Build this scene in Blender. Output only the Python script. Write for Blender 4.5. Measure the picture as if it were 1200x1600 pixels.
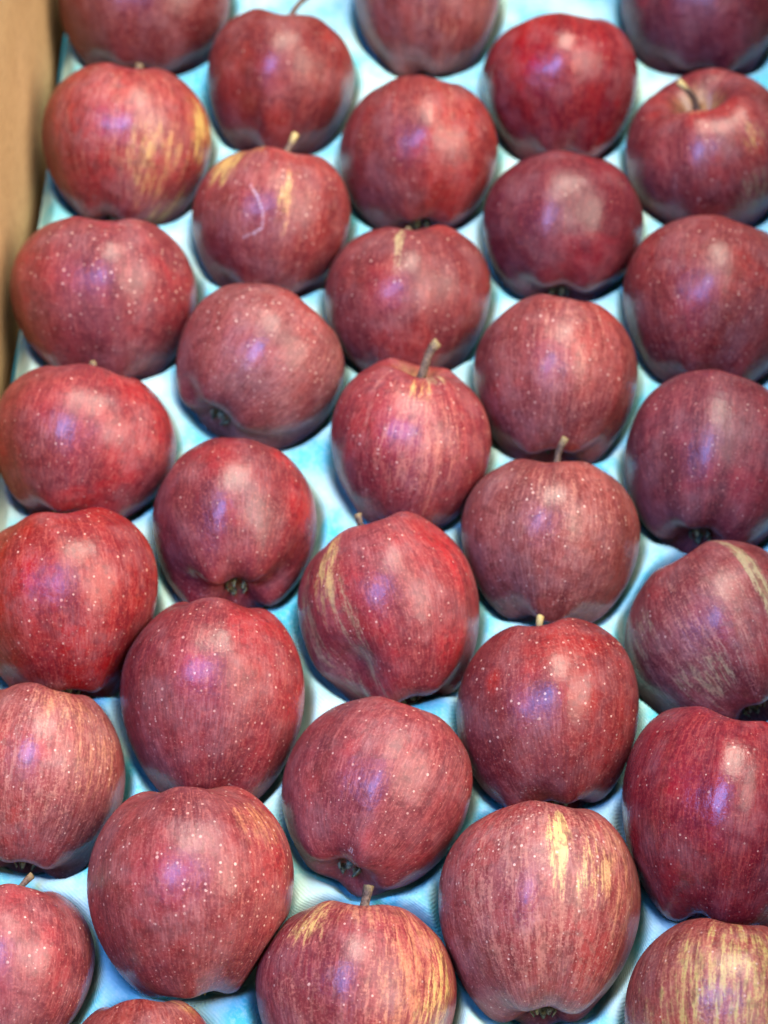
import bpy, math, random
import numpy as np
from mathutils import Vector
from mathutils.bvhtree import BVHTree

scene = bpy.context.scene
for o in list(bpy.data.objects):
    bpy.data.objects.remove(o, do_unlink=True)

# ------------------------------------------------------------------ camera
TILT = math.radians(30.0)
ST, CT = math.sin(TILT), math.cos(TILT)
RIGHT = Vector((1, 0, 0)); UP = Vector((0, CT, ST)); BACK = Vector((0, -ST, CT))
CENTRE = Vector((0, 0, 0.037))
cd = bpy.data.cameras.new('camera')
cam = bpy.data.objects.new('camera', cd)
scene.collection.objects.link(cam)
cam.location = CENTRE + BACK * 0.99
cam.rotation_euler = (TILT, 0, 0)
cd.sensor_fit = 'VERTICAL'
cd.sensor_height = 36.0
cd.lens = 36.0 * 3500 / 1600
cd.clip_start = 0.01
cd.clip_end = 50
cd.dof.use_dof = True
cd.dof.focus_distance = 0.880
cd.dof.aperture_fstop = 6.8
scene.camera = cam

# ------------------------------------------------------------------ world and lamps (indoor light)
world = bpy.data.worlds.new('World')
scene.world = world
world.use_nodes = True
bg = world.node_tree.nodes['Background']
bg.inputs['Color'].default_value = (0.06, 0.58, 0.72, 1)
bg.inputs['Strength'].default_value = 0.33


def lamp(name, direction, dist, size, size_y, energy, colour):
    """area lamp; direction is given as (right, up, towards the viewer)"""
    d = (RIGHT * direction[0] + UP * direction[1] + BACK * direction[2]).normalized()
    ld = bpy.data.lights.new(name, 'AREA')
    ld.shape = 'RECTANGLE'
    ld.size = size
    ld.size_y = size_y
    ld.energy = energy
    ld.color = colour
    lo = bpy.data.objects.new(name, ld)
    scene.collection.objects.link(lo)
    lo.location = CENTRE + d * dist
    lo.rotation_euler = (-d).to_track_quat('-Z', 'Y').to_euler()
    return lo


lamp('ceiling_lamp', (0.10, 0.80, 0.58), 2.1, 1.0, 1.2, 68, (1.0, 0.89, 0.74))
lamp('ceiling_lamp', (0.66, 0.20, 0.72), 1.9, 1.4, 1.5, 58, (1.0, 0.88, 0.72))
lamp('window_light', (-0.28, 0.24, 0.93), 1.6, 0.38, 0.66, 28.0, (0.13, 0.34, 1.0))

scene.view_settings.view_transform = 'Standard'
scene.view_settings.look = 'None'
scene.view_settings.exposure = 0.08
scene.view_settings.gamma = 1.0
scene.render.engine = 'CYCLES'
scene.cycles.use_denoising = True
scene.cycles.max_bounces = 5
scene.cycles.diffuse_bounces = 3
scene.cycles.glossy_bounces = 2
scene.cycles.use_adaptive_sampling = True
scene.cycles.adaptive_threshold = 0.02
scene.cycles.sample_clamp_indirect = 4.0

# ------------------------------------------------------------------ helpers


def srgb(r, g, b):
    f = lambda v: (v / 255 / 12.92) if v / 255 <= 0.04045 else ((v / 255 + 0.055) / 1.055) ** 2.4
    return (f(r), f(g), f(b), 1.0)


class Nodes:
    """small helper to wire shader nodes"""

    def __init__(self, name):
        self.m = bpy.data.materials.new(name)
        self.m.use_nodes = True
        self.t = self.m.node_tree
        self.t.nodes.clear()
        self.out = self.t.nodes.new('ShaderNodeOutputMaterial')
        self.bsdf = self.t.nodes.new('ShaderNodeBsdfPrincipled')
        self.t.links.new(self.bsdf.outputs[0], self.out.inputs[0])

    def put(self, sock, v):
        if hasattr(v, 'is_output') or isinstance(v, bpy.types.NodeSocket):
            self.t.links.new(v, sock)
        else:
            sock.default_value = v

    def math(self, op, a, b=0.0, c=0.0, clamp=False):
        n = self.t.nodes.new('ShaderNodeMath')
        n.operation = op
        n.use_clamp = clamp
        self.put(n.inputs[0], a); self.put(n.inputs[1], b); self.put(n.inputs[2], c)
        return n.outputs[0]

    def vec(self, op, a, b=(0, 0, 0)):
        n = self.t.nodes.new('ShaderNodeVectorMath')
        n.operation = op
        self.put(n.inputs[0], a); self.put(n.inputs[1], b)
        return n.outputs['Value'] if op in ('DISTANCE', 'LENGTH', 'DOT_PRODUCT') else n.outputs[0]

    def noise(self, vec, scale, detail=2.0, rough=0.5, dist=0.0):
        n = self.t.nodes.new('ShaderNodeTexNoise')
        self.put(n.inputs['Vector'], vec)
        n.inputs['Scale'].default_value = scale
        n.inputs['Detail'].default_value = detail
        n.inputs['Roughness'].default_value = rough
        n.inputs['Distortion'].default_value = dist
        return n.outputs['Fac']

    def voronoi(self, vec, scale):
        n = self.t.nodes.new('ShaderNodeTexVoronoi')
        self.put(n.inputs['Vector'], vec)
        n.inputs['Scale'].default_value = scale
        return n.outputs['Distance'], n.outputs['Color']

    def ramp(self, v, lo, hi, a=0.0, b=1.0, smooth=True):
        n = self.t.nodes.new('ShaderNodeMapRange')
        n.interpolation_type = 'SMOOTHSTEP' if smooth else 'LINEAR'
        self.put(n.inputs['Value'], v)
        self.put(n.inputs['From Min'], lo); self.put(n.inputs['From Max'], hi)
        self.put(n.inputs['To Min'], a); self.put(n.inputs['To Max'], b)
        return n.outputs['Result']

    def mix(self, fac, a, b, mode='MIX'):
        n = self.t.nodes.new('ShaderNodeMix')
        n.data_type = 'RGBA'
        n.blend_type = mode
        self.put(n.inputs['Factor'], fac)
        self.put(n.inputs[6], a); self.put(n.inputs[7], b)
        return n.outputs[2]

    def bump(self, h, strength, dist, normal=None):
        n = self.t.nodes.new('ShaderNodeBump')
        n.inputs['Strength'].default_value = strength
        n.inputs['Distance'].default_value = dist
        self.put(n.inputs['Height'], h)
        if normal is not None:
            self.put(n.inputs['Normal'], normal)
        return n.outputs[0]

    def coord(self, which='Object'):
        return self.t.nodes.new('ShaderNodeTexCoord').outputs[which]

    def attr(self, name):
        n = self.t.nodes.new('ShaderNodeAttribute')
        n.attribute_name = name
        return n


def mesh_object(name, verts, faces, material, parent=None, smooth=True):
    me = bpy.data.meshes.new(name)
    me.from_pydata([tuple(map(float, v)) for v in verts], [], faces)
    me.update()
    if smooth:
        me.polygons.foreach_set('use_smooth', [True] * len(me.polygons))
    me.materials.append(material)
    o = bpy.data.objects.new(name, me)
    scene.collection.objects.link(o)
    if parent is not None:
        o.parent = parent
    return o


def empty(name, loc):
    o = bpy.data.objects.new(name, None)
    o.empty_display_size = 0.02
    o.location = loc
    scene.collection.objects.link(o)
    return o


def tag(o, label, category, group=None):
    o['label'] = label
    o['category'] = category
    if group:
        o['group'] = group


# ------------------------------------------------------------------ the apples: measured positions (metres), long axis, colouring
APPLES = [
    dict(loc=(-0.1216, 0.2954, 0.037), w=0.0865, h=0.078, axis=(0.041, 0.907, 0.419), label='smooth plain maroon apple cut by the top edge, beside the cardboard wall', seed=1, dark=0.9, stripe=0.08, dots=0.3),
    dict(loc=(-0.1254, 0.2039, 0.037), w=0.0817, h=0.0824, axis=(0.107, 0.85, 0.516), label='red apple beside the cardboard wall with yellow streaks down its right side', seed=2, dark=0.1, stripe=0.62, dots=0.45, stem=(0.4, 0.12, 0), spots=[('y', 58, 0.42, 0.36, 0.2, 1.2), ('y', 22, 0.58, 0.5, 0.2, 0.7), ('y', 55, 0.75, 0.36, 0.18, 0.8), ('p', 5, 0.5, 0.8, 0.3, 0.8)]),
    dict(loc=(-0.1307, 0.1136, 0.037), w=0.0873, h=0.0778, axis=(0.005, 0.844, 0.537), label='wide squat dotted red apple with a dip in its top, against the cardboard wall', seed=3, dark=0.3, stripe=0.12, dots=1.3, stem=(0.25, 0, 0), d1=0.42),
    dict(loc=(-0.1343, 0.0336, 0.037), w=0.0814, h=0.0742, axis=(0.177, 0.934, 0.309), label='plain red apple bulging to a point on its right, below the cardboard wall', hue=0.001, seed=4, dark=0.25, stripe=0.1, dots=0.5, stem=(0.42, 0, 0), bumps=[(72, 0.55, 0.55, 0.1), (-40, 0.2, 0.6, -0.04)], spots=[('d', -15, 0.2, 0.4, 0.12, 0.7)]),
    dict(loc=(-0.1376, -0.0481, 0.04), w=0.0798, h=0.0842, axis=(-0.125, 0.924, 0.363), label='bright red white-dotted apple cut by the left edge with a dark patch underneath', d1=0.18, stem=(0.08, 0, 0), seed=5, dark=0.05, stripe=0.06, dots=1.0, hue=0.002, sat=1.05, spots=[('d', -30, 0.8, 0.25, 0.1, 0.9)], bumps=[(65, 0.35, 0.6, 0.05), (58, 0.74, 0.4, -0.07)]),
    dict(loc=(-0.1441, -0.1273, 0.034), w=0.0733, h=0.0807, axis=(0.12, 0.954, 0.274), label='orange-streaked red apple cut by the left edge, dense pinkish stripes', hue=0.006, val=0.92, seed=6, dark=0.05, stripe=0.54, dots=0.7, stem=(0.26, 0, 0), spots=[('o', 10, 0.25, 0.5, 0.14, 0.55), ('o', 40, 0.4, 0.5, 0.2, 0.4), ('p', 0, 0.5, 1.0, 0.35, 0.6)]),
    dict(loc=(-0.1473, -0.2089, 0.037), w=0.0653, h=0.0663, axis=(-0.014, 0.993, 0.116), label='bright red finely dotted apple in the bottom left corner with a dark curled stem', seed=7, dark=0.05, stripe=0.25, dots=0.9, stem=(0.5, 0.25, 0.0)),
    dict(loc=(-0.0508, 0.2437, 0.037), w=0.0731, h=0.0753, axis=(0.13, 0.787, 0.603), label='red apple with a thin dark stem reaching up to the top edge', seed=8, dark=0.5, stripe=0.25, dots=0.35, stem=(0.62, 0.3, 0), spots=[('y', -14, 0.1, 0.25, 0.05, 0.8)]),
    dict(loc=(-0.0538, 0.1582, 0.037), w=0.0758, h=0.0731, axis=(0.126, 0.851, 0.51), label='red apple with pale yellow left shoulder, white scratch and yellow-tipped stem', seed=9, dark=0.25, stripe=0.4, dots=0.9, stem=(0.56, 0.15, -0.1), tip='y', spots=[('y', -52, 0.28, 0.4, 0.16, 1.4), ('y', -30, 0.17, 0.2, 0.06, 0.8), ('y', 6, 0.42, 0.14, 0.2, 0.9), ('p', 10, 0.5, 0.7, 0.25, 0.6)], scratch=1),
    dict(loc=(-0.0567, 0.0759, 0.037), w=0.0772, h=0.0782, axis=(0.536, 0.838, 0.099), label='red apple densely dotted on top, its dark blossom end at lower left', seed=10, dark=0.12, stripe=0.25, dots=1.3, spots=[('p', 45, 0.5, 0.5, 0.3, 0.7)]),
    dict(loc=(-0.0656, -0.0083, 0.037), w=0.0724, h=0.0797, axis=(-0.036, 0.998, -0.048), label='maroon apple with bright red patches and a creased blossom end facing down', seed=11, dark=0.5, stripe=0.08, dots=0.55, spots=[('d', 55, 0.5, 0.35, 0.12, -1.0), ('d', 40, 0.3, 0.2, 0.08, -0.8)], d2=0.3, w2=0.3, lob=0.07),
    dict(loc=(-0.0726, -0.0916, 0.033), w=0.0777, h=0.089, axis=(0.106, 0.941, 0.32), label='tall red apple narrowing downwards, with a dark hollow at its lower end', d1=0.16, stem=(0.08, 0, 0), seed=12, dark=0.28, stripe=0.3, dots=0.8, tp=0.2, spots=[('p', -8, 0.42, 0.18, 0.12, 0.9), ('d', 10, 0.1, 0.3, 0.06, 0.7)], bumps=[(-14, 0.62, 0.3, -0.03), (-68, 0.26, 0.42, -0.06)], d2=0.34),
    dict(loc=(-0.077, -0.1795, 0.046), w=0.0819, h=0.0831, axis=(-0.056, 0.941, 0.333), label='large lopsided dotted red apple whose lower outline is flat, near the bottom left', d1=0.12, stem=(0.08, 0, 0), seed=13, dark=0.12, stripe=0.3, dots=1.1, tp=0.08, hh=0.88, lob=0.02, bumps=[(28, 0.9, 0.4, 0.05), (-50, 0.8, 0.4, 0.03), (75, 0.7, 0.3, -0.03)], spots=[('o', 48, 0.3, 0.45, 0.1, 0.8), ('d', -5, 0.22, 0.4, 0.1, 0.8), ('d', -10, 0.72, 0.35, 0.1, 0.5), ('p', 35, 0.45, 0.5, 0.2, 0.5)], d2=0.22),
    dict(loc=(-0.0942, -0.2535, 0.037), w=0.0587, h=0.0617, axis=(-0.037, 0.984, 0.175), label='apple of which only the rounded top shows at the bottom edge', seed=14, dark=0.2, stripe=0.5, dots=0.6, spots=[('y', 55, 0.2, 0.3, 0.1, 0.8)]),
    dict(loc=(0.0218, 0.2967, 0.037), w=0.0735, h=0.0797, axis=(-0.002, 0.812, 0.583), label='tapering red apple cut by the top edge in the middle column', seed=15, dark=0.25, stripe=0.45, dots=0.2, tp=0.2, spots=[('p', 5, 0.5, 0.9, 0.4, 0.6)]),
    dict(loc=(0.0165, 0.1972, 0.037), w=0.0768, h=0.0809, axis=(0.002, 0.924, 0.383), label='barrel-shaped brownish red apple in the middle column, no stem showing, second from the top', hue=0.005, sat=1.0, val=0.88, seed=16, dark=0.4, stripe=0.4, dots=0.5, tp=0.08, spots=[('p', 25, 0.4, 0.5, 0.25, 0.7), ('d', -20, 0.18, 0.4, 0.1, 0.5)]),
    dict(loc=(0.0111, 0.1144, 0.034), w=0.0783, h=0.073, axis=(-0.001, 0.828, 0.561), label='flat-topped maroon apple with a grey scar running down from its top', seed=17, dark=0.6, stripe=0.08, dots=0.75, spots=[('g', -8, 0.24, 0.13, 0.2, 1.3)], d1=0.3),
    dict(loc=(0.012, 0.033, 0.04), w=0.0717, h=0.0782, axis=(0.159, 0.735, 0.659), label='streaked red apple with a pale stem cavity and thick grey stem leaning right', seed=18, dark=0.12, stripe=0.72, dots=0.9, stem=(0.62, 0.2, 0.0), thick=1.4, spots=[('y', 2, 0.18, 0.3, 0.08, 0.7), ('g', 28, 0.12, 0.35, 0.06, 0.9), ('p', 5, 0.42, 0.6, 0.3, 0.9)], d1=0.34, w1=0.26),
    dict(loc=(0.0019, -0.0503, 0.037), w=0.0786, h=0.0872, axis=(-0.284, 0.893, 0.348), label='dented red apple with pale yellow streaks down its left side', seed=19, dark=0.1, stripe=0.3, dots=0.7, stem=(0.42, -0.1, 0), bumps=[(-40, 0.66, 0.3, -0.17), (-75, 0.6, 0.3, 0.08), (58, 0.28, 0.3, -0.07), (30, 0.15, 0.35, 0.05)], spots=[('y', -38, 0.3, 0.26, 0.22, 1.1), ('g', -64, 0.48, 0.3, 0.25, 0.9), ('g', -28, 0.6, 0.2, 0.3, 0.7), ('g', -60, 0.76, 0.3, 0.14, 0.9), ('d', 60, 0.4, 0.3, 0.15, -0.8), ('d', 45, 0.68, 0.3, 0.1, -0.7)], d1=0.3),
    dict(loc=(-0.0029, -0.1354, 0.037), w=0.0785, h=0.0822, axis=(0.347, 0.938, -0.008), label='glossy dotted red apple with a scarred blossom end just above a brown stem', hh=1.02, tp=0.17, seed=20, dark=0.1, stripe=0.06, dots=0.8, spots=[('p', -6, 0.4, 0.25, 0.25, 0.5), ('d', 5, 0.75, 0.2, 0.08, -0.5), ('w', -6, 0.8, 0.08, 0.03, 1.6)], d2=0.3, w2=0.3, bumps=[(0, 0.86, 0.22, -0.03)]),
    dict(loc=(-0.0109, -0.2205, 0.031), w=0.0796, h=0.0789, axis=(0.079, 0.976, 0.201), label='boldly red and yellow striped apple with a thick brown stem, at the bottom edge', bumps=[(-65, 0.22, 0.42, -0.06)], seed=21, dark=0.0, stripe=0.85, dots=0.6, stem=(0.52, 0.03, 0), thick=1.3, spots=[('o', 45, 0.45, 0.7, 0.35, 1.0), ('y', 58, 0.5, 0.45, 0.3, 1.1), ('y', -38, 0.25, 0.35, 0.16, 1.1), ('o', 0, 0.2, 0.8, 0.12, 0.6), ('d', -20, 0.5, 0.5, 0.4, 0.6)]),
    dict(loc=(0.0869, 0.2391, 0.037), w=0.0777, h=0.0778, axis=(0.003, 0.887, 0.462), label='shiny deep red apple narrowing to its lower end near the top edge, wide flat top', hue=0.0, sat=1.08, val=0.88, seed=22, dark=0.45, stripe=0.15, dots=0.12, tp=0.2, spots=[('d', -25, 0.2, 0.3, 0.1, -0.6)], gloss=1),
    dict(loc=(0.0854, 0.1551, 0.037), w=0.0763, h=0.0749, axis=(0.071, 0.961, 0.269), label='smooth round dark maroon apple with a tiny dimple, few dots', hue=-0.002, val=0.82, seed=23, dark=0.9, stripe=0.03, dots=0.25, bumps=[(22, 0.7, 0.1, -0.03)], gloss=0.5),
    dict(loc=(0.0782, 0.0692, 0.037), w=0.0752, h=0.0786, axis=(0.067, 0.95, 0.304), label='finely striped red apple with its hollow lower end right behind a thin upright stem', seed=24, dark=0.22, stripe=0.42, dots=0.9, spots=[('p', 15, 0.4, 0.7, 0.3, 0.7)], d2=0.32, w2=0.3),
    dict(loc=(0.0732, -0.0145, 0.034), w=0.0788, h=0.0744, axis=(0.06, 0.915, 0.399), label='broad red apple with short pink dashes and a long thin upright stem', seed=25, dark=0.1, stripe=0.42, dots=0.9, stem=(0.6, 0.12, 0.15), spots=[('p', 0, 0.45, 1.1, 0.4, 0.5)], d1=0.4),
    dict(loc=(0.0685, -0.0989, 0.037), w=0.0763, h=0.0816, axis=(-0.104, 0.955, 0.276), label='round dusky red dotted apple with a tiny pale stem stub on top', seed=26, dark=0.5, stripe=0.12, dots=1.0, stem=(0.43, 0, 0), tip='y', spots=[('g', -75, 0.5, 0.2, 0.2, 0.8), ('d', -35, 0.4, 0.12, 0.05, -0.8)], tp=0.07),
    dict(loc=(0.0626, -0.185, 0.033), w=0.0813, h=0.0906, axis=(0.029, 0.995, 0.099), label='tall striped pinkish red apple with a yellow blaze near its top', sat=0.92, hue=0.006, val=0.92, seed=27, dark=0.08, stripe=0.54, dots=1.0, tp=0.17, hh=1.05, spots=[('y', 9, 0.36, 0.14, 0.17, 2.2), ('y', 30, 0.42, 0.35, 0.12, 1.0), ('o', 48, 0.4, 0.5, 0.22, 0.5), ('p', 0, 0.5, 1.2, 0.5, 0.9), ('d', -5, 0.82, 0.25, 0.08, 0.8)], d2=0.28),
    dict(loc=(0.1602, 0.2945, 0.037), w=0.0799, h=0.0796, axis=(0.014, 0.912, 0.409), label='shaded dark purplish apple in the top right corner', hue=-0.005, val=0.78, seed=28, dark=0.7, stripe=0.1, dots=0.2),
    dict(loc=(0.158, 0.2011, 0.037), w=0.0804, h=0.083, axis=(-0.247, 0.379, 0.892), label='apple at the right edge showing a deep stem cavity and short dark stem', seed=29, dark=0.45, stripe=0.35, dots=0.6, stem=(0.5, -0.2, 0), tip='y', spots=[('y', 38, 0.3, 0.25, 0.1, 0.7), ('g', 30, 0.52, 0.3, 0.15, 0.6), ('o', -10, 0.1, 0.6, 0.05, 0.7)], d1=0.4, w1=0.36),
    dict(loc=(0.1523, 0.1102, 0.037), w=0.0818, h=0.0851, axis=(0.142, 0.957, 0.255), label='brownish red freckled apple cut by the right edge, third from the top', hue=0.005, sat=1.0, val=0.86, seed=30, dark=0.45, stripe=0.35, dots=0.9, tp=0.15, spots=[('d', 15, 0.62, 0.15, 0.08, 0.8)]),
    dict(loc=(0.1466, 0.0239, 0.037), w=0.0779, h=0.0857, axis=(0.165, 0.981, 0.102), label='dark wine-red apple at the right edge with a teal-shadowed blossom end', hue=-0.003, val=0.8, seed=31, dark=0.5, stripe=0.1, dots=0.9, d2=0.3, w2=0.32),
    dict(loc=(0.1443, -0.0586, 0.029), w=0.0807, h=0.0848, axis=(-0.408, 0.912, 0.04), label='tilted apple at the right edge with slanting yellow-green streaks', seed=32, dark=0.35, stripe=0.55, dots=0.5, spots=[('g', 38, 0.45, 0.13, 0.4, 2.0), ('g', -22, 0.68, 0.6, 0.13, 0.8), ('g', -50, 0.4, 0.4, 0.13, 0.7), ('p', 0, 0.55, 1.0, 0.3, 0.6)], d2=0.3),
    dict(loc=(0.1382, -0.1477, 0.041), w=0.0821, h=0.0927, axis=(0.164, 0.916, 0.366), label='large glossy crimson apple at the right edge, dipped at top and bottom', hue=-0.002, sat=1.05, val=0.88, seed=33, dark=0.3, stripe=0.03, dots=0.7, d1=0.42, d2=0.32, w1=0.36, w2=0.34, gloss=1, spots=[('d', 25, 0.15, 0.4, 0.08, -0.5)]),
    dict(loc=(0.1335, -0.2334, 0.037), w=0.0786, h=0.0853, axis=(0.114, 0.988, 0.102), label='yellow-green striped red apple in the bottom right corner', sat=0.95, val=0.88, seed=34, dark=0.2, stripe=0.65, dots=0.6, spots=[('l', 10, 0.42, 1.1, 0.3, 0.75), ('l', -20, 0.55, 0.9, 0.28, 0.6)]),
]


NU, NV = 112, 84          # points round and along an apple


def apple_shape(p):
    """unit apple: vertices, faces, and the (cos, sin, s) coordinate of each vertex; phi = 0 is local +x"""
    rng = random.Random(p['seed'] * 7 + 3)
    tp = p.get('tp', 0.11) + rng.uniform(-.02, .02)
    d1, w1 = p.get('d1', .36), p.get('w1', .30)
    d2, w2 = p.get('d2', .24), p.get('w2', .30)
    hh = p.get('hh', .93)
    lob = p.get('lob', .034)
    ph5 = rng.uniform(0, 6.28)
    th = np.linspace(0.02, math.pi - 0.02, NV)
    phi = np.linspace(0, 2 * math.pi, NU, endpoint=False)
    T, P = np.meshgrid(th, phi, indexing='ij')
    sn, cs = np.sin(T), np.cos(T)
    x = sn ** .86 * (1 + tp * cs - .04 * cs * cs)
    low = np.clip(-cs, 0, 1)
    high = np.clip(cs, 0, 1)
    lobes = np.cos(5 * P + ph5) + .5 * np.cos(3 * P + 2 * ph5)
    x = x * (1 + lob * .55 * lobes * low ** 1.2 * sn)
    z = hh * cs
    dd1 = d1 * (1 + .18 * np.cos(2 * P + ph5 * 1.7) + .12 * np.cos(P + ph5 * 2.3))
    z = z - (cs > 0) * dd1 * np.exp(-(x / w1) ** 2) * high ** .25
    z = z + (cs < 0) * d2 * np.exp(-(x / w2) ** 2) * low ** .25
    z = z - (cs < 0) * lob * .9 * lobes * np.exp(-((x - .5) / .24) ** 2)
    z = z + (cs > 0) * .025 * np.cos(4 * P + ph5 * .6) * np.exp(-((x - .5) / .22) ** 2)
    V = np.stack([x * np.cos(P), x * np.sin(P), z], -1)
    N = np.stack([sn * np.cos(P), sn * np.sin(P), cs], -1)
    k = np.ones_like(x)
    for i in range(4):
        kv = np.array([rng.uniform(-1, 1) for _ in range(3)])
        kv *= (1.7 + .6 * i) / np.linalg.norm(kv)
        k += (.03, .024, .016, .010)[i] * np.sin(N @ kv + rng.uniform(0, 6.28))
    for (bp, bs, br, bd) in p.get('bumps', []):
        bt = bs * math.pi
        c = np.array([math.sin(bt) * math.cos(math.radians(bp)), math.sin(bt) * math.sin(math.radians(bp)), math.cos(bt)])
        k += bd * np.exp(-np.sum((N - c) ** 2, -1) / br ** 2)
    k2 = .007 * np.cos(7 * P + ph5 * 3 + 1.2 * T) + .005 * np.cos(11 * P + ph5 * 5 - T) + .009 * np.cos(3 * P + ph5 * 2)
    k = k + k2 * sn
    polar = np.stack([np.cos(P), np.sin(P), T / math.pi], -1)
    V = V * k[..., None]
    V = V.reshape(-1, 3); polar = polar.reshape(-1, 3)
    top = V[:NU].mean(0); bot = V[-NU:].mean(0)
    V = np.vstack([V, top, bot])
    polar = np.vstack([polar, [0, 0, 0], [0, 0, 1]])
    faces = []
    for a in range(NV - 1):
        for b in range(NU):
            c = (b + 1) % NU
            faces.append((a * NU + b, (a + 1) * NU + b, (a + 1) * NU + c, a * NU + c))
    n = NV * NU
    for b in range(NU):
        c = (b + 1) % NU
        faces.append((n, b, c))
        faces.append((n + 1, (NV - 1) * NU + c, (NV - 1) * NU + b))
    return V, faces, polar, top, bot


def tube(points, radii, n=10, caps=True):
    pts = [np.array(q, float) for q in points]
    verts, faces = [], []
    for i, q in enumerate(pts):
        t = pts[min(i + 1, len(pts) - 1)] - pts[max(i - 1, 0)]
        t /= np.linalg.norm(t)
        a = np.cross(t, [0.31, 0.87, 0.12]); a /= np.linalg.norm(a)
        b = np.cross(t, a)
        for j in range(n):
            g = 2 * math.pi * j / n
            verts.append(q + (a * math.cos(g) + b * math.sin(g)) * radii[i] * (1 + .12 * math.sin(3 * g + i * 1.3)))
    for i in range(len(pts) - 1):
        for j in range(n):
            k = (j + 1) % n
            faces.append((i * n + j, i * n + k, (i + 1) * n + k, (i + 1) * n + j))
    if caps:
        verts.append(pts[-1] + (pts[-1] - pts[-2]) * .1)
        e = len(verts) - 1
        for j in range(n):
            faces.append(((len(pts) - 1) * n + j, (len(pts) - 1) * n + (j + 1) % n, e))
    return verts, faces


SPOT = {'y': srgb(220, 184, 100), 'o': srgb(214, 132, 84), 'l': srgb(190, 180, 86), 'g': srgb(186, 170, 116), 'w': srgb(206, 190, 190), 'p': srgb(198, 98, 84)}


def skin_material(p):
    n = Nodes('apple_skin')
    rng = random.Random(p['seed'] * 31 + 5)
    off = (rng.uniform(0, 9), rng.uniform(0, 9), rng.uniform(0, 9))
    pol = n.attr('polar').outputs['Vector']
    obj = n.vec('ADD', n.coord('Object'), off)
    s_ = n.t.nodes.new('ShaderNodeSeparateXYZ')
    n.put(s_.inputs[0], pol)
    s = s_.outputs[2]
    dark, stripe, dots = p['dark'], p['stripe'], p['dots']
    polw = n.vec('ADD', pol, off)
    st_f = n.noise(n.vec('MULTIPLY', polw, (13, 13, 7.0)), 1.0, 4, .66, .1)
    st_b = n.noise(n.vec('MULTIPLY', polw, (6, 6, 2.0)), 1.0, 2, .55, .2)
    st_t = n.noise(n.vec('MULTIPLY', polw, (40, 40, 26)), 1.0, 2, .6)
    grain = n.noise(obj, 900, 2, .7)
    crumb = n.noise(obj, 260, 3, .65)
    blot = n.noise(obj, 34, 2, .55)
    # ground colour: crimson to maroon
    c_dark = srgb(98, 30, 40)
    c_mid = srgb(148, 46, 50)
    c_brt = srgb(178, 74, 68)
    k = n.ramp(n.math('ADD', n.math('MULTIPLY', blot, .6), n.math('MULTIPLY', st_b, .55)), .30 + .25 * dark, .72 + .25 * dark)
    col = n.mix(k, c_dark, c_mid)
    k2 = n.ramp(st_t, .45 + .12 * dark, .75 + .1 * dark, 0, .5 - .3 * dark)
    col = n.mix(k2, col, c_brt)
    # richer crimson and duller dusky zones
    zone = n.noise(n.vec('ADD', obj, (7, 2, 4)), 26, 2, .6, .3)
    col = n.mix(n.ramp(zone, .52, .66, 0, .7 - .3 * dark), col, srgb(166, 28, 36))
    col = n.mix(n.ramp(zone, .46, .34, 0, .55), col, srgb(122, 58, 64))

    def area(spot):
        _, ph, sc, wp, ws, stg = spot
        ph = math.radians(ph)
        q = n.vec('MULTIPLY', n.vec('SUBTRACT', pol, (math.cos(ph), math.sin(ph), sc)), (1 / wp, 1 / wp, 1 / ws))
        return n.ramp(n.vec('LENGTH', q), .25, 1.25, 1, 0)

    # pale broken streaks, denser in some areas, according to the variety of this fruit
    boost = -.10
    for sp in p.get('spots', []):
        if sp[0] == 'p':
            boost = n.math('ADD', boost, n.math('MULTIPLY', area(sp), .16 * sp[5]))
    pv = n.math('ADD', n.math('ADD', st_f, boost), n.math('MULTIPLY', n.math('SUBTRACT', grain, .5), .5))
    pv = n.math('ADD', pv, n.math('MULTIPLY', n.math('SUBTRACT', crumb, .5), .35))
    pv = n.math('ADD', pv, n.math('MULTIPLY', n.math('SUBTRACT', st_t, .5), .25))
    pale = n.ramp(pv, .61 - .24 * stripe, .79 - .22 * stripe)
    pale = n.math('MULTIPLY', pale, n.ramp(s, 1.0, .6, .5, 1))
    col = n.mix(n.math('MULTIPLY', pale, .35 + .55 * stripe), col, srgb(192, 112, 94))
    for sp in p.get('spots', []):
        kind, stg = sp[0], sp[5]
        if kind == 'p':
            continue
        a = area(sp)
        if kind == 'd':
            tgt = srgb(92, 12, 24) if stg > 0 else srgb(190, 22, 30)
            f = n.math('MULTIPLY', a, n.ramp(st_b, .3, .6, .35, 1))
            col = n.mix(n.math('MULTIPLY', f, min(1, abs(stg)) * .8), col, tgt)
        else:
            # crumbly, streaky edge: the area value shifts the streak pattern, which is then cut
            v = n.math('ADD', n.math('MULTIPLY', a, .27 * min(1.7, .5 + .5 * stg)), st_f)
            v = n.math('ADD', v, n.math('MULTIPLY', n.math('SUBTRACT', grain, .5), .40))
            v = n.math('ADD', v, n.math('MULTIPLY', n.math('SUBTRACT', crumb, .5), .30))
            v = n.math('ADD', v, n.math('MULTIPLY', n.math('SUBTRACT', st_t, .5), .2))
            g = n.math('MULTIPLY', n.ramp(v, .52, .86), n.ramp(a, 0, .5))
            col = n.mix(n.math('MULTIPLY', g, .6), col, srgb(198, 122, 84) if kind != 'g' else srgb(150, 104, 88))
            f = n.ramp(v, .69, .84)
            f = n.math('MULTIPLY', f, n.ramp(a, 0, .35))
            col = n.mix(n.math('MULTIPLY', f, min(.86, stg * (.85 if kind in 'yl' else .65)), clamp=True), col, SPOT[kind])
    # darker thin streaks over all of it
    dk = n.ramp(n.noise(n.vec('MULTIPLY', polw, (16, 16, 8.5)), 1.0, 3, .62), .54, .60)
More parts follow.
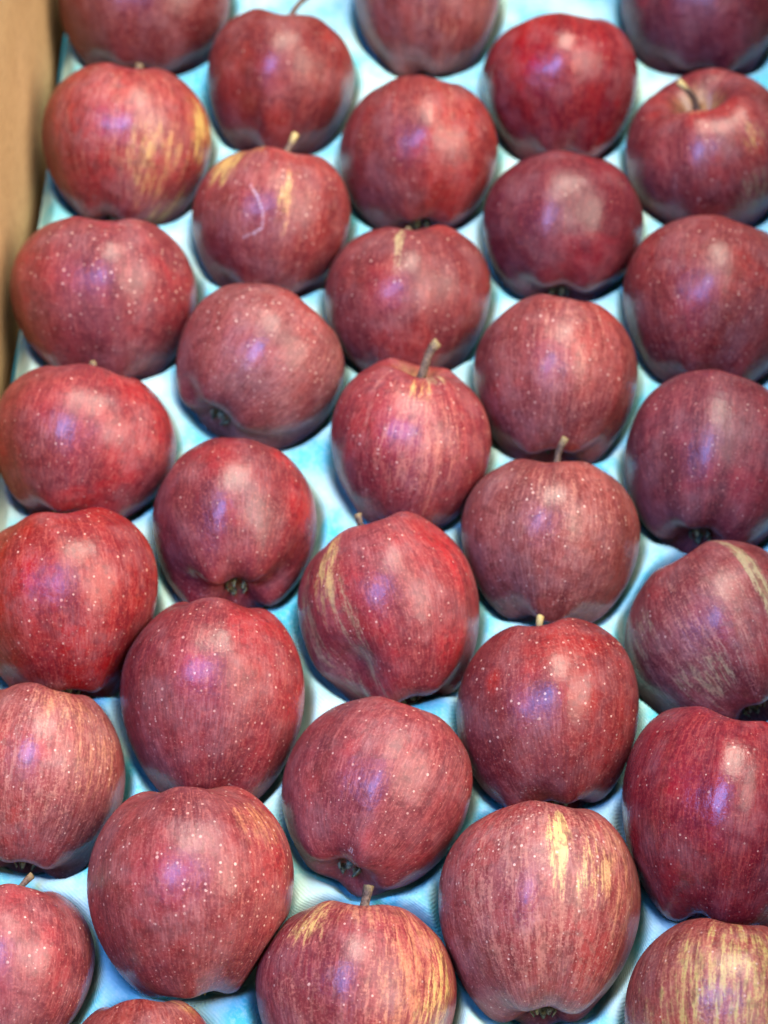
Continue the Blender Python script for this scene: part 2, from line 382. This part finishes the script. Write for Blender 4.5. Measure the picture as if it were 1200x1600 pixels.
    col = n.mix(n.math('MULTIPLY', n.math('MULTIPLY', dk, n.ramp(crumb, .3, .5, .6, 1)), .3 + .62 * stripe), col, srgb(120, 20, 32))
    # short flecks of lighter red, as on all of these
    fl = n.noise(n.vec('MULTIPLY', n.vec('ADD', polw, (3, 1, 2)), (30, 30, 17)), 1.0, 3, .65)
    col = n.mix(n.ramp(fl, .52, .64, 0, .36 - .2 * dark), col, srgb(190, 92, 82))
    # stem cavity and blossom end
    tv = n.ramp(n.math('ADD', s, n.math('MULTIPLY', n.math('SUBTRACT', st_t, .5), .14)), .10, .02)
    col = n.mix(n.math('MULTIPLY', tv, .75), col, srgb(166, 128, 78))
    bv = n.ramp(n.math('ADD', s, n.math('MULTIPLY', n.math('SUBTRACT', st_t, .5), .10)), .945, .985)
    col = n.mix(n.math('MULTIPLY', bv, .7), col, srgb(112, 104, 72))
    # lenticels: larger and sparser near the stem, fine and dense near the blossom end
    dA, cA = n.voronoi(obj, 370)
    dB, cB = n.voronoi(n.vec('ADD', obj, (3.3, 1.7, 5.1)), 560)
    sA = n.t.nodes.new('ShaderNodeSeparateColor'); n.put(sA.inputs[0], cA)
    sB = n.t.nodes.new('ShaderNodeSeparateColor'); n.put(sB.inputs[0], cB)
    rA = n.math('MULTIPLY', n.ramp(sA.outputs[0], 1 - .75 * min(dots, 1.3), 1.0, 0.1, 1, False), .185 + .07 * min(dots, 1.3))
    rB = n.math('MULTIPLY', n.ramp(sB.outputs[0], 1 - .65 * min(dots, 1.3), 1.0, 0.1, 1, False), .27)
    rA = n.math('MULTIPLY', rA, n.ramp(s, .95, .45, .3, 1))
    rB = n.math('MULTIPLY', rB, n.ramp(s, .35, .75, .0, 1))
    mA = n.ramp(n.math('SUBTRACT', rA, dA), -.03, .05)
    mB = n.ramp(n.math('SUBTRACT', rB, dB), -.04, .06)
    dot = n.math('MAXIMUM', n.math('MULTIPLY', mA, n.ramp(sA.outputs[1], 0, 1, .55, 1.0, False)), n.math('MULTIPLY', mB, n.ramp(sB.outputs[1], 0, 1, .3, .75, False)))
    col = n.mix(dot, col, srgb(220, 168, 150))
    # fine mottling of the skin
    col = n.mix(n.ramp(grain, .48, .74, 0, .42), col, srgb(196, 100, 90))
    col = n.mix(n.ramp(crumb, .48, .66, 0, .5), col, srgb(92, 20, 32))
    # dusty bloom, in soft longitudinal smears
    dust = n.math('MULTIPLY', n.ramp(n.noise(n.vec('ADD', obj, (1, 8, 3)), 55, 2, .65), .42, .68), n.ramp(st_t, .3, .65, .3, 1))
    col = n.mix(n.math('MULTIPLY', dust, .25), col, srgb(178, 126, 126))
    hs = n.t.nodes.new('ShaderNodeHueSaturation')
    hs.inputs['Hue'].default_value = .5 + p.get('hue', rng.uniform(.000, .010))
    hs.inputs['Saturation'].default_value = p.get('sat', rng.uniform(.90, 1.0))
    hs.inputs['Value'].default_value = p.get('val', rng.uniform(.80, .94)) - .08 * dark
    n.put(hs.inputs['Color'], col)
    col = hs.outputs[0]
    if p.get('scratch'):
        # a hooked white scratch on the skin
        d = None
        pts = [(-20, .40), (-14, .44), (-9, .50), (-8, .56), (-14, .585), (-24, .61)]
        for (ph, sc) in [(a[0] + (b[0] - a[0]) * t / 4, a[1] + (b[1] - a[1]) * t / 4) for a, b in zip(pts, pts[1:]) for t in range(4)]:
            r = math.radians(ph)
            q = n.vec('LENGTH', n.vec('MULTIPLY', n.vec('SUBTRACT', pol, (math.cos(r), math.sin(r), sc)), (1, 1, 2.6)))
            d = q if d is None else n.math('MINIMUM', d, q)
        d = n.math('ADD', d, n.math('MULTIPLY', n.math('SUBTRACT', grain, .5), .05))
        col = n.mix(n.math('MULTIPLY', n.ramp(d, .026, .004, 0, .5), n.ramp(crumb, .38, .58)), col, srgb(222, 196, 206))
    n.put(n.bsdf.inputs['Base Color'], col)
    gl = p.get('gloss', 0)
    rough = n.ramp(n.math('ADD', n.math('MULTIPLY', blot, .6), n.math('MULTIPLY', st_t, .4)), .3, .7, .28 - .05 * gl, .50 - .14 * gl)
    n.put(n.bsdf.inputs['Roughness'], rough)
    n.bsdf.inputs['Specular IOR Level'].default_value = .36
    n.bsdf.inputs['Coat IOR'].default_value = 1.4
    n.put(n.bsdf.inputs['Coat Weight'], n.math('MULTIPLY', n.ramp(zone, .3, .65), .24 + .14 * gl))
    n.bsdf.inputs['Coat Roughness'].default_value = .17 - .04 * gl
    b1 = n.bump(n.math('ADD', n.noise(obj, 75, 3, .5), n.math('MULTIPLY', st_b, .3)), .55, .0015)
    b2 = n.bump(n.math('ADD', grain, crumb), .35, .0003, b1)
    n.put(n.bsdf.inputs['Normal'], b2)
    return n.m


def stem_material():
    n = Nodes('apple_stem')
    o = n.coord('Object')
    f = n.noise(o, 700, 4, .6)
    col = n.mix(n.ramp(f, .3, .7), srgb(62, 44, 36), srgb(126, 100, 80))
    tip = n.attr('tip').outputs['Fac']
    col = n.mix(tip, col, srgb(188, 164, 104))
    n.put(n.bsdf.inputs['Base Color'], col)
    n.bsdf.inputs['Roughness'].default_value = .75
    n.put(n.bsdf.inputs['Normal'], n.bump(f, .6, .0006))
    return n.m


def calyx_material():
    n = Nodes('dried_sepal')
    f = n.noise(n.coord('Object'), 600, 3, .6)
    n.put(n.bsdf.inputs['Base Color'], n.mix(n.ramp(f, .3, .7), srgb(54, 52, 40), srgb(136, 136, 100)))
    n.bsdf.inputs['Roughness'].default_value = .85
    return n.m


STEM = stem_material()
SEPAL = calyx_material()
APPLE_INFO = []


def apple_geometry(p):
    loc = np.array(p['loc'])
    V, faces, polar, top, bot = apple_shape(p)
    axis = np.array(p['axis']); axis /= np.linalg.norm(axis)
    view = np.array(cam.location) - loc; view /= np.linalg.norm(view)
    ex = view - axis * view.dot(axis); ex /= np.linalg.norm(ex)
    ey = np.cross(axis, ex)
    R = np.stack([ex, ey, axis], 1)                 # local -> world
    W = V @ R.T
    # size: width along the tray's x, length along the row direction, thickness their mean
    r = np.array([1., 0, 0]); r = r - view * view.dot(r); r /= np.linalg.norm(r)
    u = np.cross(view, r)
    B = np.stack([r, u, view], 1)
    Q = W @ B
    lo, hi = Q.min(0), Q.max(0)
    ext = hi - lo
    size = np.array([p['w'], p['h'], 0])
    size[2] = ext[2] * .5 * (p['w'] / ext[0] + p['h'] / ext[1])
    sc = size / ext
    mid = (lo + hi) / 2

    def place(pts):
        q = (np.array(pts) @ R.T) @ B
        return ((q - mid) * sc) @ B.T
    W = place(V)
    return dict(p=p, loc=loc, W=W, faces=faces, polar=polar, top=top, bot=bot, place=place)


def settle(geo):
    """press neighbours that touch: flatten both skins a little where they meet"""
    for _ in range(3):
        trees = [BVHTree.FromPolygons((g['W'] + g['loc']).tolist(), g['faces']) for g in geo]
        for i in range(len(geo)):
            for j in range(i):
                gi, gj = geo[i], geo[j]
                c = gj['loc'] - gi['loc']
                L = np.linalg.norm(c)
                if L > .1:
                    continue
                hit = trees[i].overlap(trees[j])
                if not hit:
                    continue
                n = c / L
                Wi, Wj = gi['W'] + gi['loc'], gj['W'] + gj['loc']
                vi = sorted({v for h in hit for v in gi['faces'][h[0]]}); vj = sorted({v for h in hit for v in gj['faces'][h[1]]})
                mid = np.vstack([Wi[vi], Wj[vj]]).mean(0)
                a = ((Wi - gi['loc']) @ n); b = ((Wj - gi['loc']) @ n)
                ni = np.linalg.norm(Wi - mid, axis=1) < .03; nj = np.linalg.norm(Wj - mid, axis=1) < .03
                cut = .5 * (a[ni].max() + b[nj].min())
                mi = ni & (a > cut - .0003); mj = nj & (b < cut + .0003)
                gi['W'][mi] += np.outer(cut - .0003 - a[mi], n)
                gj['W'][mj] += np.outer(cut + .0003 - b[mj], n)


def build_apple(g):
    p, loc, W, faces, polar, top, bot, place = (g[k] for k in ('p', 'loc', 'W', 'faces', 'polar', 'top', 'bot', 'place'))
    zmin = W[:, 2].min()
    base = (loc[0], loc[1], loc[2] + zmin)
    e = empty('apple', base)
    tag(e, p['label'], 'apple', 'red apples lying in the tray')
    sh = np.array([0, 0, -zmin])
    o = mesh_object('skin', W + sh, faces, skin_material(p), e)
    at = o.data.attributes.new('polar', 'FLOAT_VECTOR', 'POINT')
    at.data.foreach_set('vector', polar.astype(np.float32).ravel())
    # stem: a bent woody stalk rising from the cavity
    rng = random.Random(p['seed'] * 17)
    L, bx, by = p.get('stem', (.22, rng.uniform(-.1, .1), 0))
    th = .045 * p.get('thick', 1.0)
    pts, rad = [], []
    m = 9
    for i in range(m):
        t = i / (m - 1)
        pts.append(top + np.array([by * t * t * L * 1.6, bx * t * t * L * 1.6, -.03 + L * t]) + np.array([.008 * math.sin(5 * t + p['seed']), .008 * math.cos(4 * t), 0]))
        pts[-1] = pts[-1] + np.array([.02 * math.sin(2.6 * t * 3 + p['seed'] * 2), .02 * math.sin(2.2 * t * 3 + p['seed']), 0]) * t
        rad.append(th * (1.05 - .35 * t + .55 * max(0, t - .75) * 4 * .45 + .5 * max(0, .12 - t) * 4))
    sv, sf = tube(pts, rad)
    so = mesh_object('stem', place(sv) + sh, sf, STEM, e)
    ta = so.data.attributes.new('tip', 'FLOAT', 'POINT')
    vals = [0.0] * len(sv)
    if p.get('tip'):
        for i in range(len(sv)):
            t = min(i // 10, m - 1) / (m - 1)
            vals[i] = 1.0 if t > .8 else 0.0
    else:
        for i in range(len(sv)):
            t = min(i // 10, m - 1) / (m - 1)
            vals[i] = .35 if t > .9 else 0.0
    ta.data.foreach_set('value', vals)
    # dried blossom end: five little curled sepals round a dark hole
    cv, cf = [], []
    for j in range(5):
        a = j * 2 * math.pi / 5 + p['seed']
        dirv = np.array([math.cos(a), math.sin(a), 0]); side = np.array([-math.sin(a), math.cos(a), 0])
        b0 = len(cv)
        for i, (rr, zz, ww) in enumerate(((.03, .02, .045), (.09, -.02, .05), (.12, -.07, .035), (.085, -.12, .012))):
            for q in (-1, 1):
                for t in (0, .012):
                    cv.append(bot + dirv * (rr + t) + side * ww * q + np.array([0, 0, zz - t]))
            if i:
                a0, a1 = b0 + (i - 1) * 4, b0 + i * 4
                cf += [(a0, a0 + 2, a1 + 2, a1), (a0 + 1, a1 + 1, a1 + 3, a0 + 3), (a0, a1, a1 + 1, a0 + 1), (a0 + 2, a0 + 3, a1 + 3, a1 + 2)]
    mesh_object('calyx', place(cv) + sh, cf, SEPAL, e)
    half = .5 * (p['w'] + p['h']) / 2
    APPLE_INFO.append((loc[0], loc[1], loc[2], half, base[2], W + loc))


GEO = [apple_geometry(p) for p in APPLES]
settle(GEO)
for g in GEO:
    build_apple(g)

# ------------------------------------------------------------------ the box: a kraft cardboard carton


def cardboard():
    n = Nodes('kraft_cardboard')
    o = n.coord('Object')
    fib = n.noise(n.vec('MULTIPLY', o, (1, .35, 1)), 500, 4, .65)
    blo = n.noise(o, 14, 3)
    col = n.mix(n.ramp(blo, .3, .7), srgb(178, 144, 102), srgb(194, 160, 118))
    col = n.mix(n.ramp(fib, .35, .75, 0, .45), col, srgb(140, 108, 72))
    n.put(n.bsdf.inputs['Base Color'], col)
    n.bsdf.inputs['Roughness'].default_value = .85
    n.bsdf.inputs['Specular IOR Level'].default_value = .25
    fl = n.t.nodes.new('ShaderNodeTexWave')
    n.put(fl.inputs['Vector'], o); fl.bands_direction = 'Y'; fl.inputs['Scale'].default_value = 45
    n.put(n.bsdf.inputs['Normal'], n.bump(n.math('ADD', fib, n.math('MULTIPLY', fl.outputs['Fac'], .5)), .3, .0008))
    return n.m


KRAFT = cardboard()


def slab(name, a, b, z0, z1, thick, outward, material, parent):
    """upright panel from a to b on the floor, thickness towards outward, with softly rounded top"""
    a = np.array(a); b = np.array(b); o_ = np.array(outward) * thick
    verts, faces = [], []
    n = 24
    prof = [(0, z0), (0, z1 - .001), (.25, z1), (.75, z1), (1, z1 - .001), (1, z0)]
    for i in range(n + 1):
        q = a + (b - a) * i / n
        wv = .0012 * math.sin(i * .9) + .0008 * math.sin(i * 2.3)
        for (t, z) in prof:
            r = q + o_ * t + np.array(outward) * wv
            verts.append((r[0], r[1], z))
    m = len(prof)
    for i in range(n):
        for j in range(m):
            k = (j + 1) % m
            faces.append((i * m + j, i * m + k, (i + 1) * m + k, (i + 1) * m + j))
    faces.append(tuple(range(m))); faces.append(tuple(n * m + j for j in reversed(range(m))))
    return mesh_object(name, verts, faces, material, parent, smooth=False)


WL0, WL1 = WALL_LEFT = ((-0.1658, 0.34), (-0.1963, -0.3))     # inner foot of the left wall, far and near
XR0, XR1 = 0.2125, 0.1795
Y0, Y1 = -0.30, 0.34
box = empty('cardboard_box', (0, 0, -.004))
tag(box, 'brown cardboard box whose plain side wall stands at the left of the apples', 'box')
lw_dir = np.array(WL0) - np.array(WL1); lw_dir /= np.linalg.norm(lw_dir)
lw_out = (-lw_dir[1], lw_dir[0])
far = np.array(WL1) + lw_dir * (Y1 - WL1[1]) / lw_dir[1]
slab('side_panel', WL1, far, .0, .17, .005, lw_out, KRAFT, box)
slab('side_panel', (XR1, Y0), (XR0, Y1), .0, .17, .005, (1, 0), KRAFT, box)
slab('end_panel', (far[0], Y1 + .001), (XR0, Y1 + .001), .0, .17, .005, (0, 1), KRAFT, box)
slab('end_panel', (WL1[0], Y0 - .001), (XR1, Y0 - .001), .0, .17, .005, (0, -1), KRAFT, box)
bv = [(WL1[0], Y0, 0), (XR1, Y0, 0), (XR0, Y1, 0), (far[0], Y1, 0)]
bv += [(x, y, -.005) for x, y, _ in bv]
mesh_object('bottom_panel', bv, [(0, 1, 2, 3), (7, 6, 5, 4), (0, 4, 5, 1), (1, 5, 6, 2), (2, 6, 7, 3), (3, 7, 4, 0)], KRAFT, box, smooth=False)

# ------------------------------------------------------------------ the moulded tray: a cup under every apple, soft ridges between


def tray_material():
    n = Nodes('pale_blue_pulp')
    o = n.coord('Object')
    blo = n.noise(o, 38, 2, .5)
    fine = n.noise(o, 420, 4, .65)
    col = n.mix(n.ramp(blo, .34, .68), srgb(192, 228, 218), srgb(84, 194, 206))
    col = n.mix(n.ramp(fine, .4, .75, 0, .3), col, srgb(226, 236, 232))
    spk = n.noise(n.vec('ADD', o, (2, 5, 1)), 260, 1, .5)
    col = n.mix(n.ramp(spk, .80, .84, 0, .6), col, srgb(90, 110, 112))
    n.put(n.bsdf.inputs['Base Color'], col)
    n.bsdf.inputs['Roughness'].default_value = .95
    n.bsdf.inputs['Specular IOR Level'].default_value = .1
    wv = n.t.nodes.new('ShaderNodeTexWave')
    n.put(wv.inputs['Vector'], o); wv.bands_direction = 'DIAGONAL'
    wv.inputs['Scale'].default_value = 300; wv.inputs['Distortion'].default_value = 2
    n.put(n.bsdf.inputs['Normal'], n.bump(n.math('ADD', fine, n.math('MULTIPLY', wv.outputs['Fac'], .5)), .35, .0005))
    return n.m


TX0, TX1, TY0, TY1 = -0.205, 0.212, -0.29, 0.33
STEP = 0.0016
gx = np.arange(TX0, TX1 + STEP / 2, STEP)
gy = np.arange(TY0, TY1 + STEP / 2, STEP)
X, Y = np.meshgrid(gx, gy, indexing='ij')
CREST = 0.0315
Z = np.full_like(X, CREST)
beta = .0018
acc = np.exp(-Z / beta)
for (ax, ay, az, half, zb, W) in APPLE_INFO:
    rc = half * 1.0
    d2_ = (X - ax) ** 2 + (Y - ay) ** 2
    inside = d2_ < (rc * .999) ** 2
    cup = np.where(inside, zb - .0012 + rc - np.sqrt(np.maximum(rc * rc - d2_, 1e-9)), 1.0)
    acc += np.exp(-np.minimum(cup, .2) / beta)
Z = -beta * np.log(acc)
# gentle unevenness of the moulding
Z += .0009 * np.sin(X * 71 + 1.3) * np.sin(Y * 63 + .4) + .0005 * np.sin(X * 190 + Y * 140)
# never through an apple: lower the sheet wherever an apple's underside comes close
ix = lambda v: np.clip(np.round((v - TX0) / STEP).astype(int), 0, len(gx) - 1)
iy = lambda v: np.clip(np.round((v - TY0) / STEP).astype(int), 0, len(gy) - 1)
for (ax, ay, az, half, zb, W) in APPLE_INFO:
    low = W[W[:, 2] < az]
    i, j = ix(low[:, 0]), iy(low[:, 1])
    for di in (-1, 0, 1):
        for dj in (-1, 0, 1):
            np.minimum.at(Z, (np.clip(i + di, 0, len(gx) - 1), np.clip(j + dj, 0, len(gy) - 1)), low[:, 2] - .0004)
for _ in range(5):
    Zs = Z.copy()
    Zs[1:-1, 1:-1] = (Z[1:-1, 1:-1] * 4 + Z[:-2, 1:-1] + Z[2:, 1:-1] + Z[1:-1, :-2] + Z[1:-1, 2:]) / 8
    Z = np.minimum(Z, Zs)
edge = X - (WL1[0] + (WL0[0] - WL1[0]) * (Y - WL1[1]) / (WL0[1] - WL1[1]))
Z = np.minimum(Z, np.maximum(.018, .018 + (edge - .006) * 1.5))
Z = np.maximum(Z, .0008)
# keep the sheet inside the box walls
xl = WL1[0] + (WL0[0] - WL1[0]) * (Y - WL1[1]) / (WL0[1] - WL1[1]) + .0055
xr = XR1 + (XR0 - XR1) * (Y - Y0) / (Y1 - Y0) - .0025
Xc = np.clip(X, xl, xr)
verts = np.stack([Xc, Y, Z], -1).reshape(-1, 3)
ny = len(gy)
keep = (Xc[1:, :] - Xc[:-1, :]) > 1e-6
faces = [(i * ny + j, (i + 1) * ny + j, (i + 1) * ny + j + 1, i * ny + j + 1)
         for i in range(len(gx) - 1) for j in range(ny - 1) if keep[i, j] or keep[i, j + 1]]
tray = mesh_object('fruit_tray', verts, faces, tray_material())
tag(tray, 'pale blue and white moulded tray with a cup under every apple', 'tray')
print('built', len(bpy.data.objects))
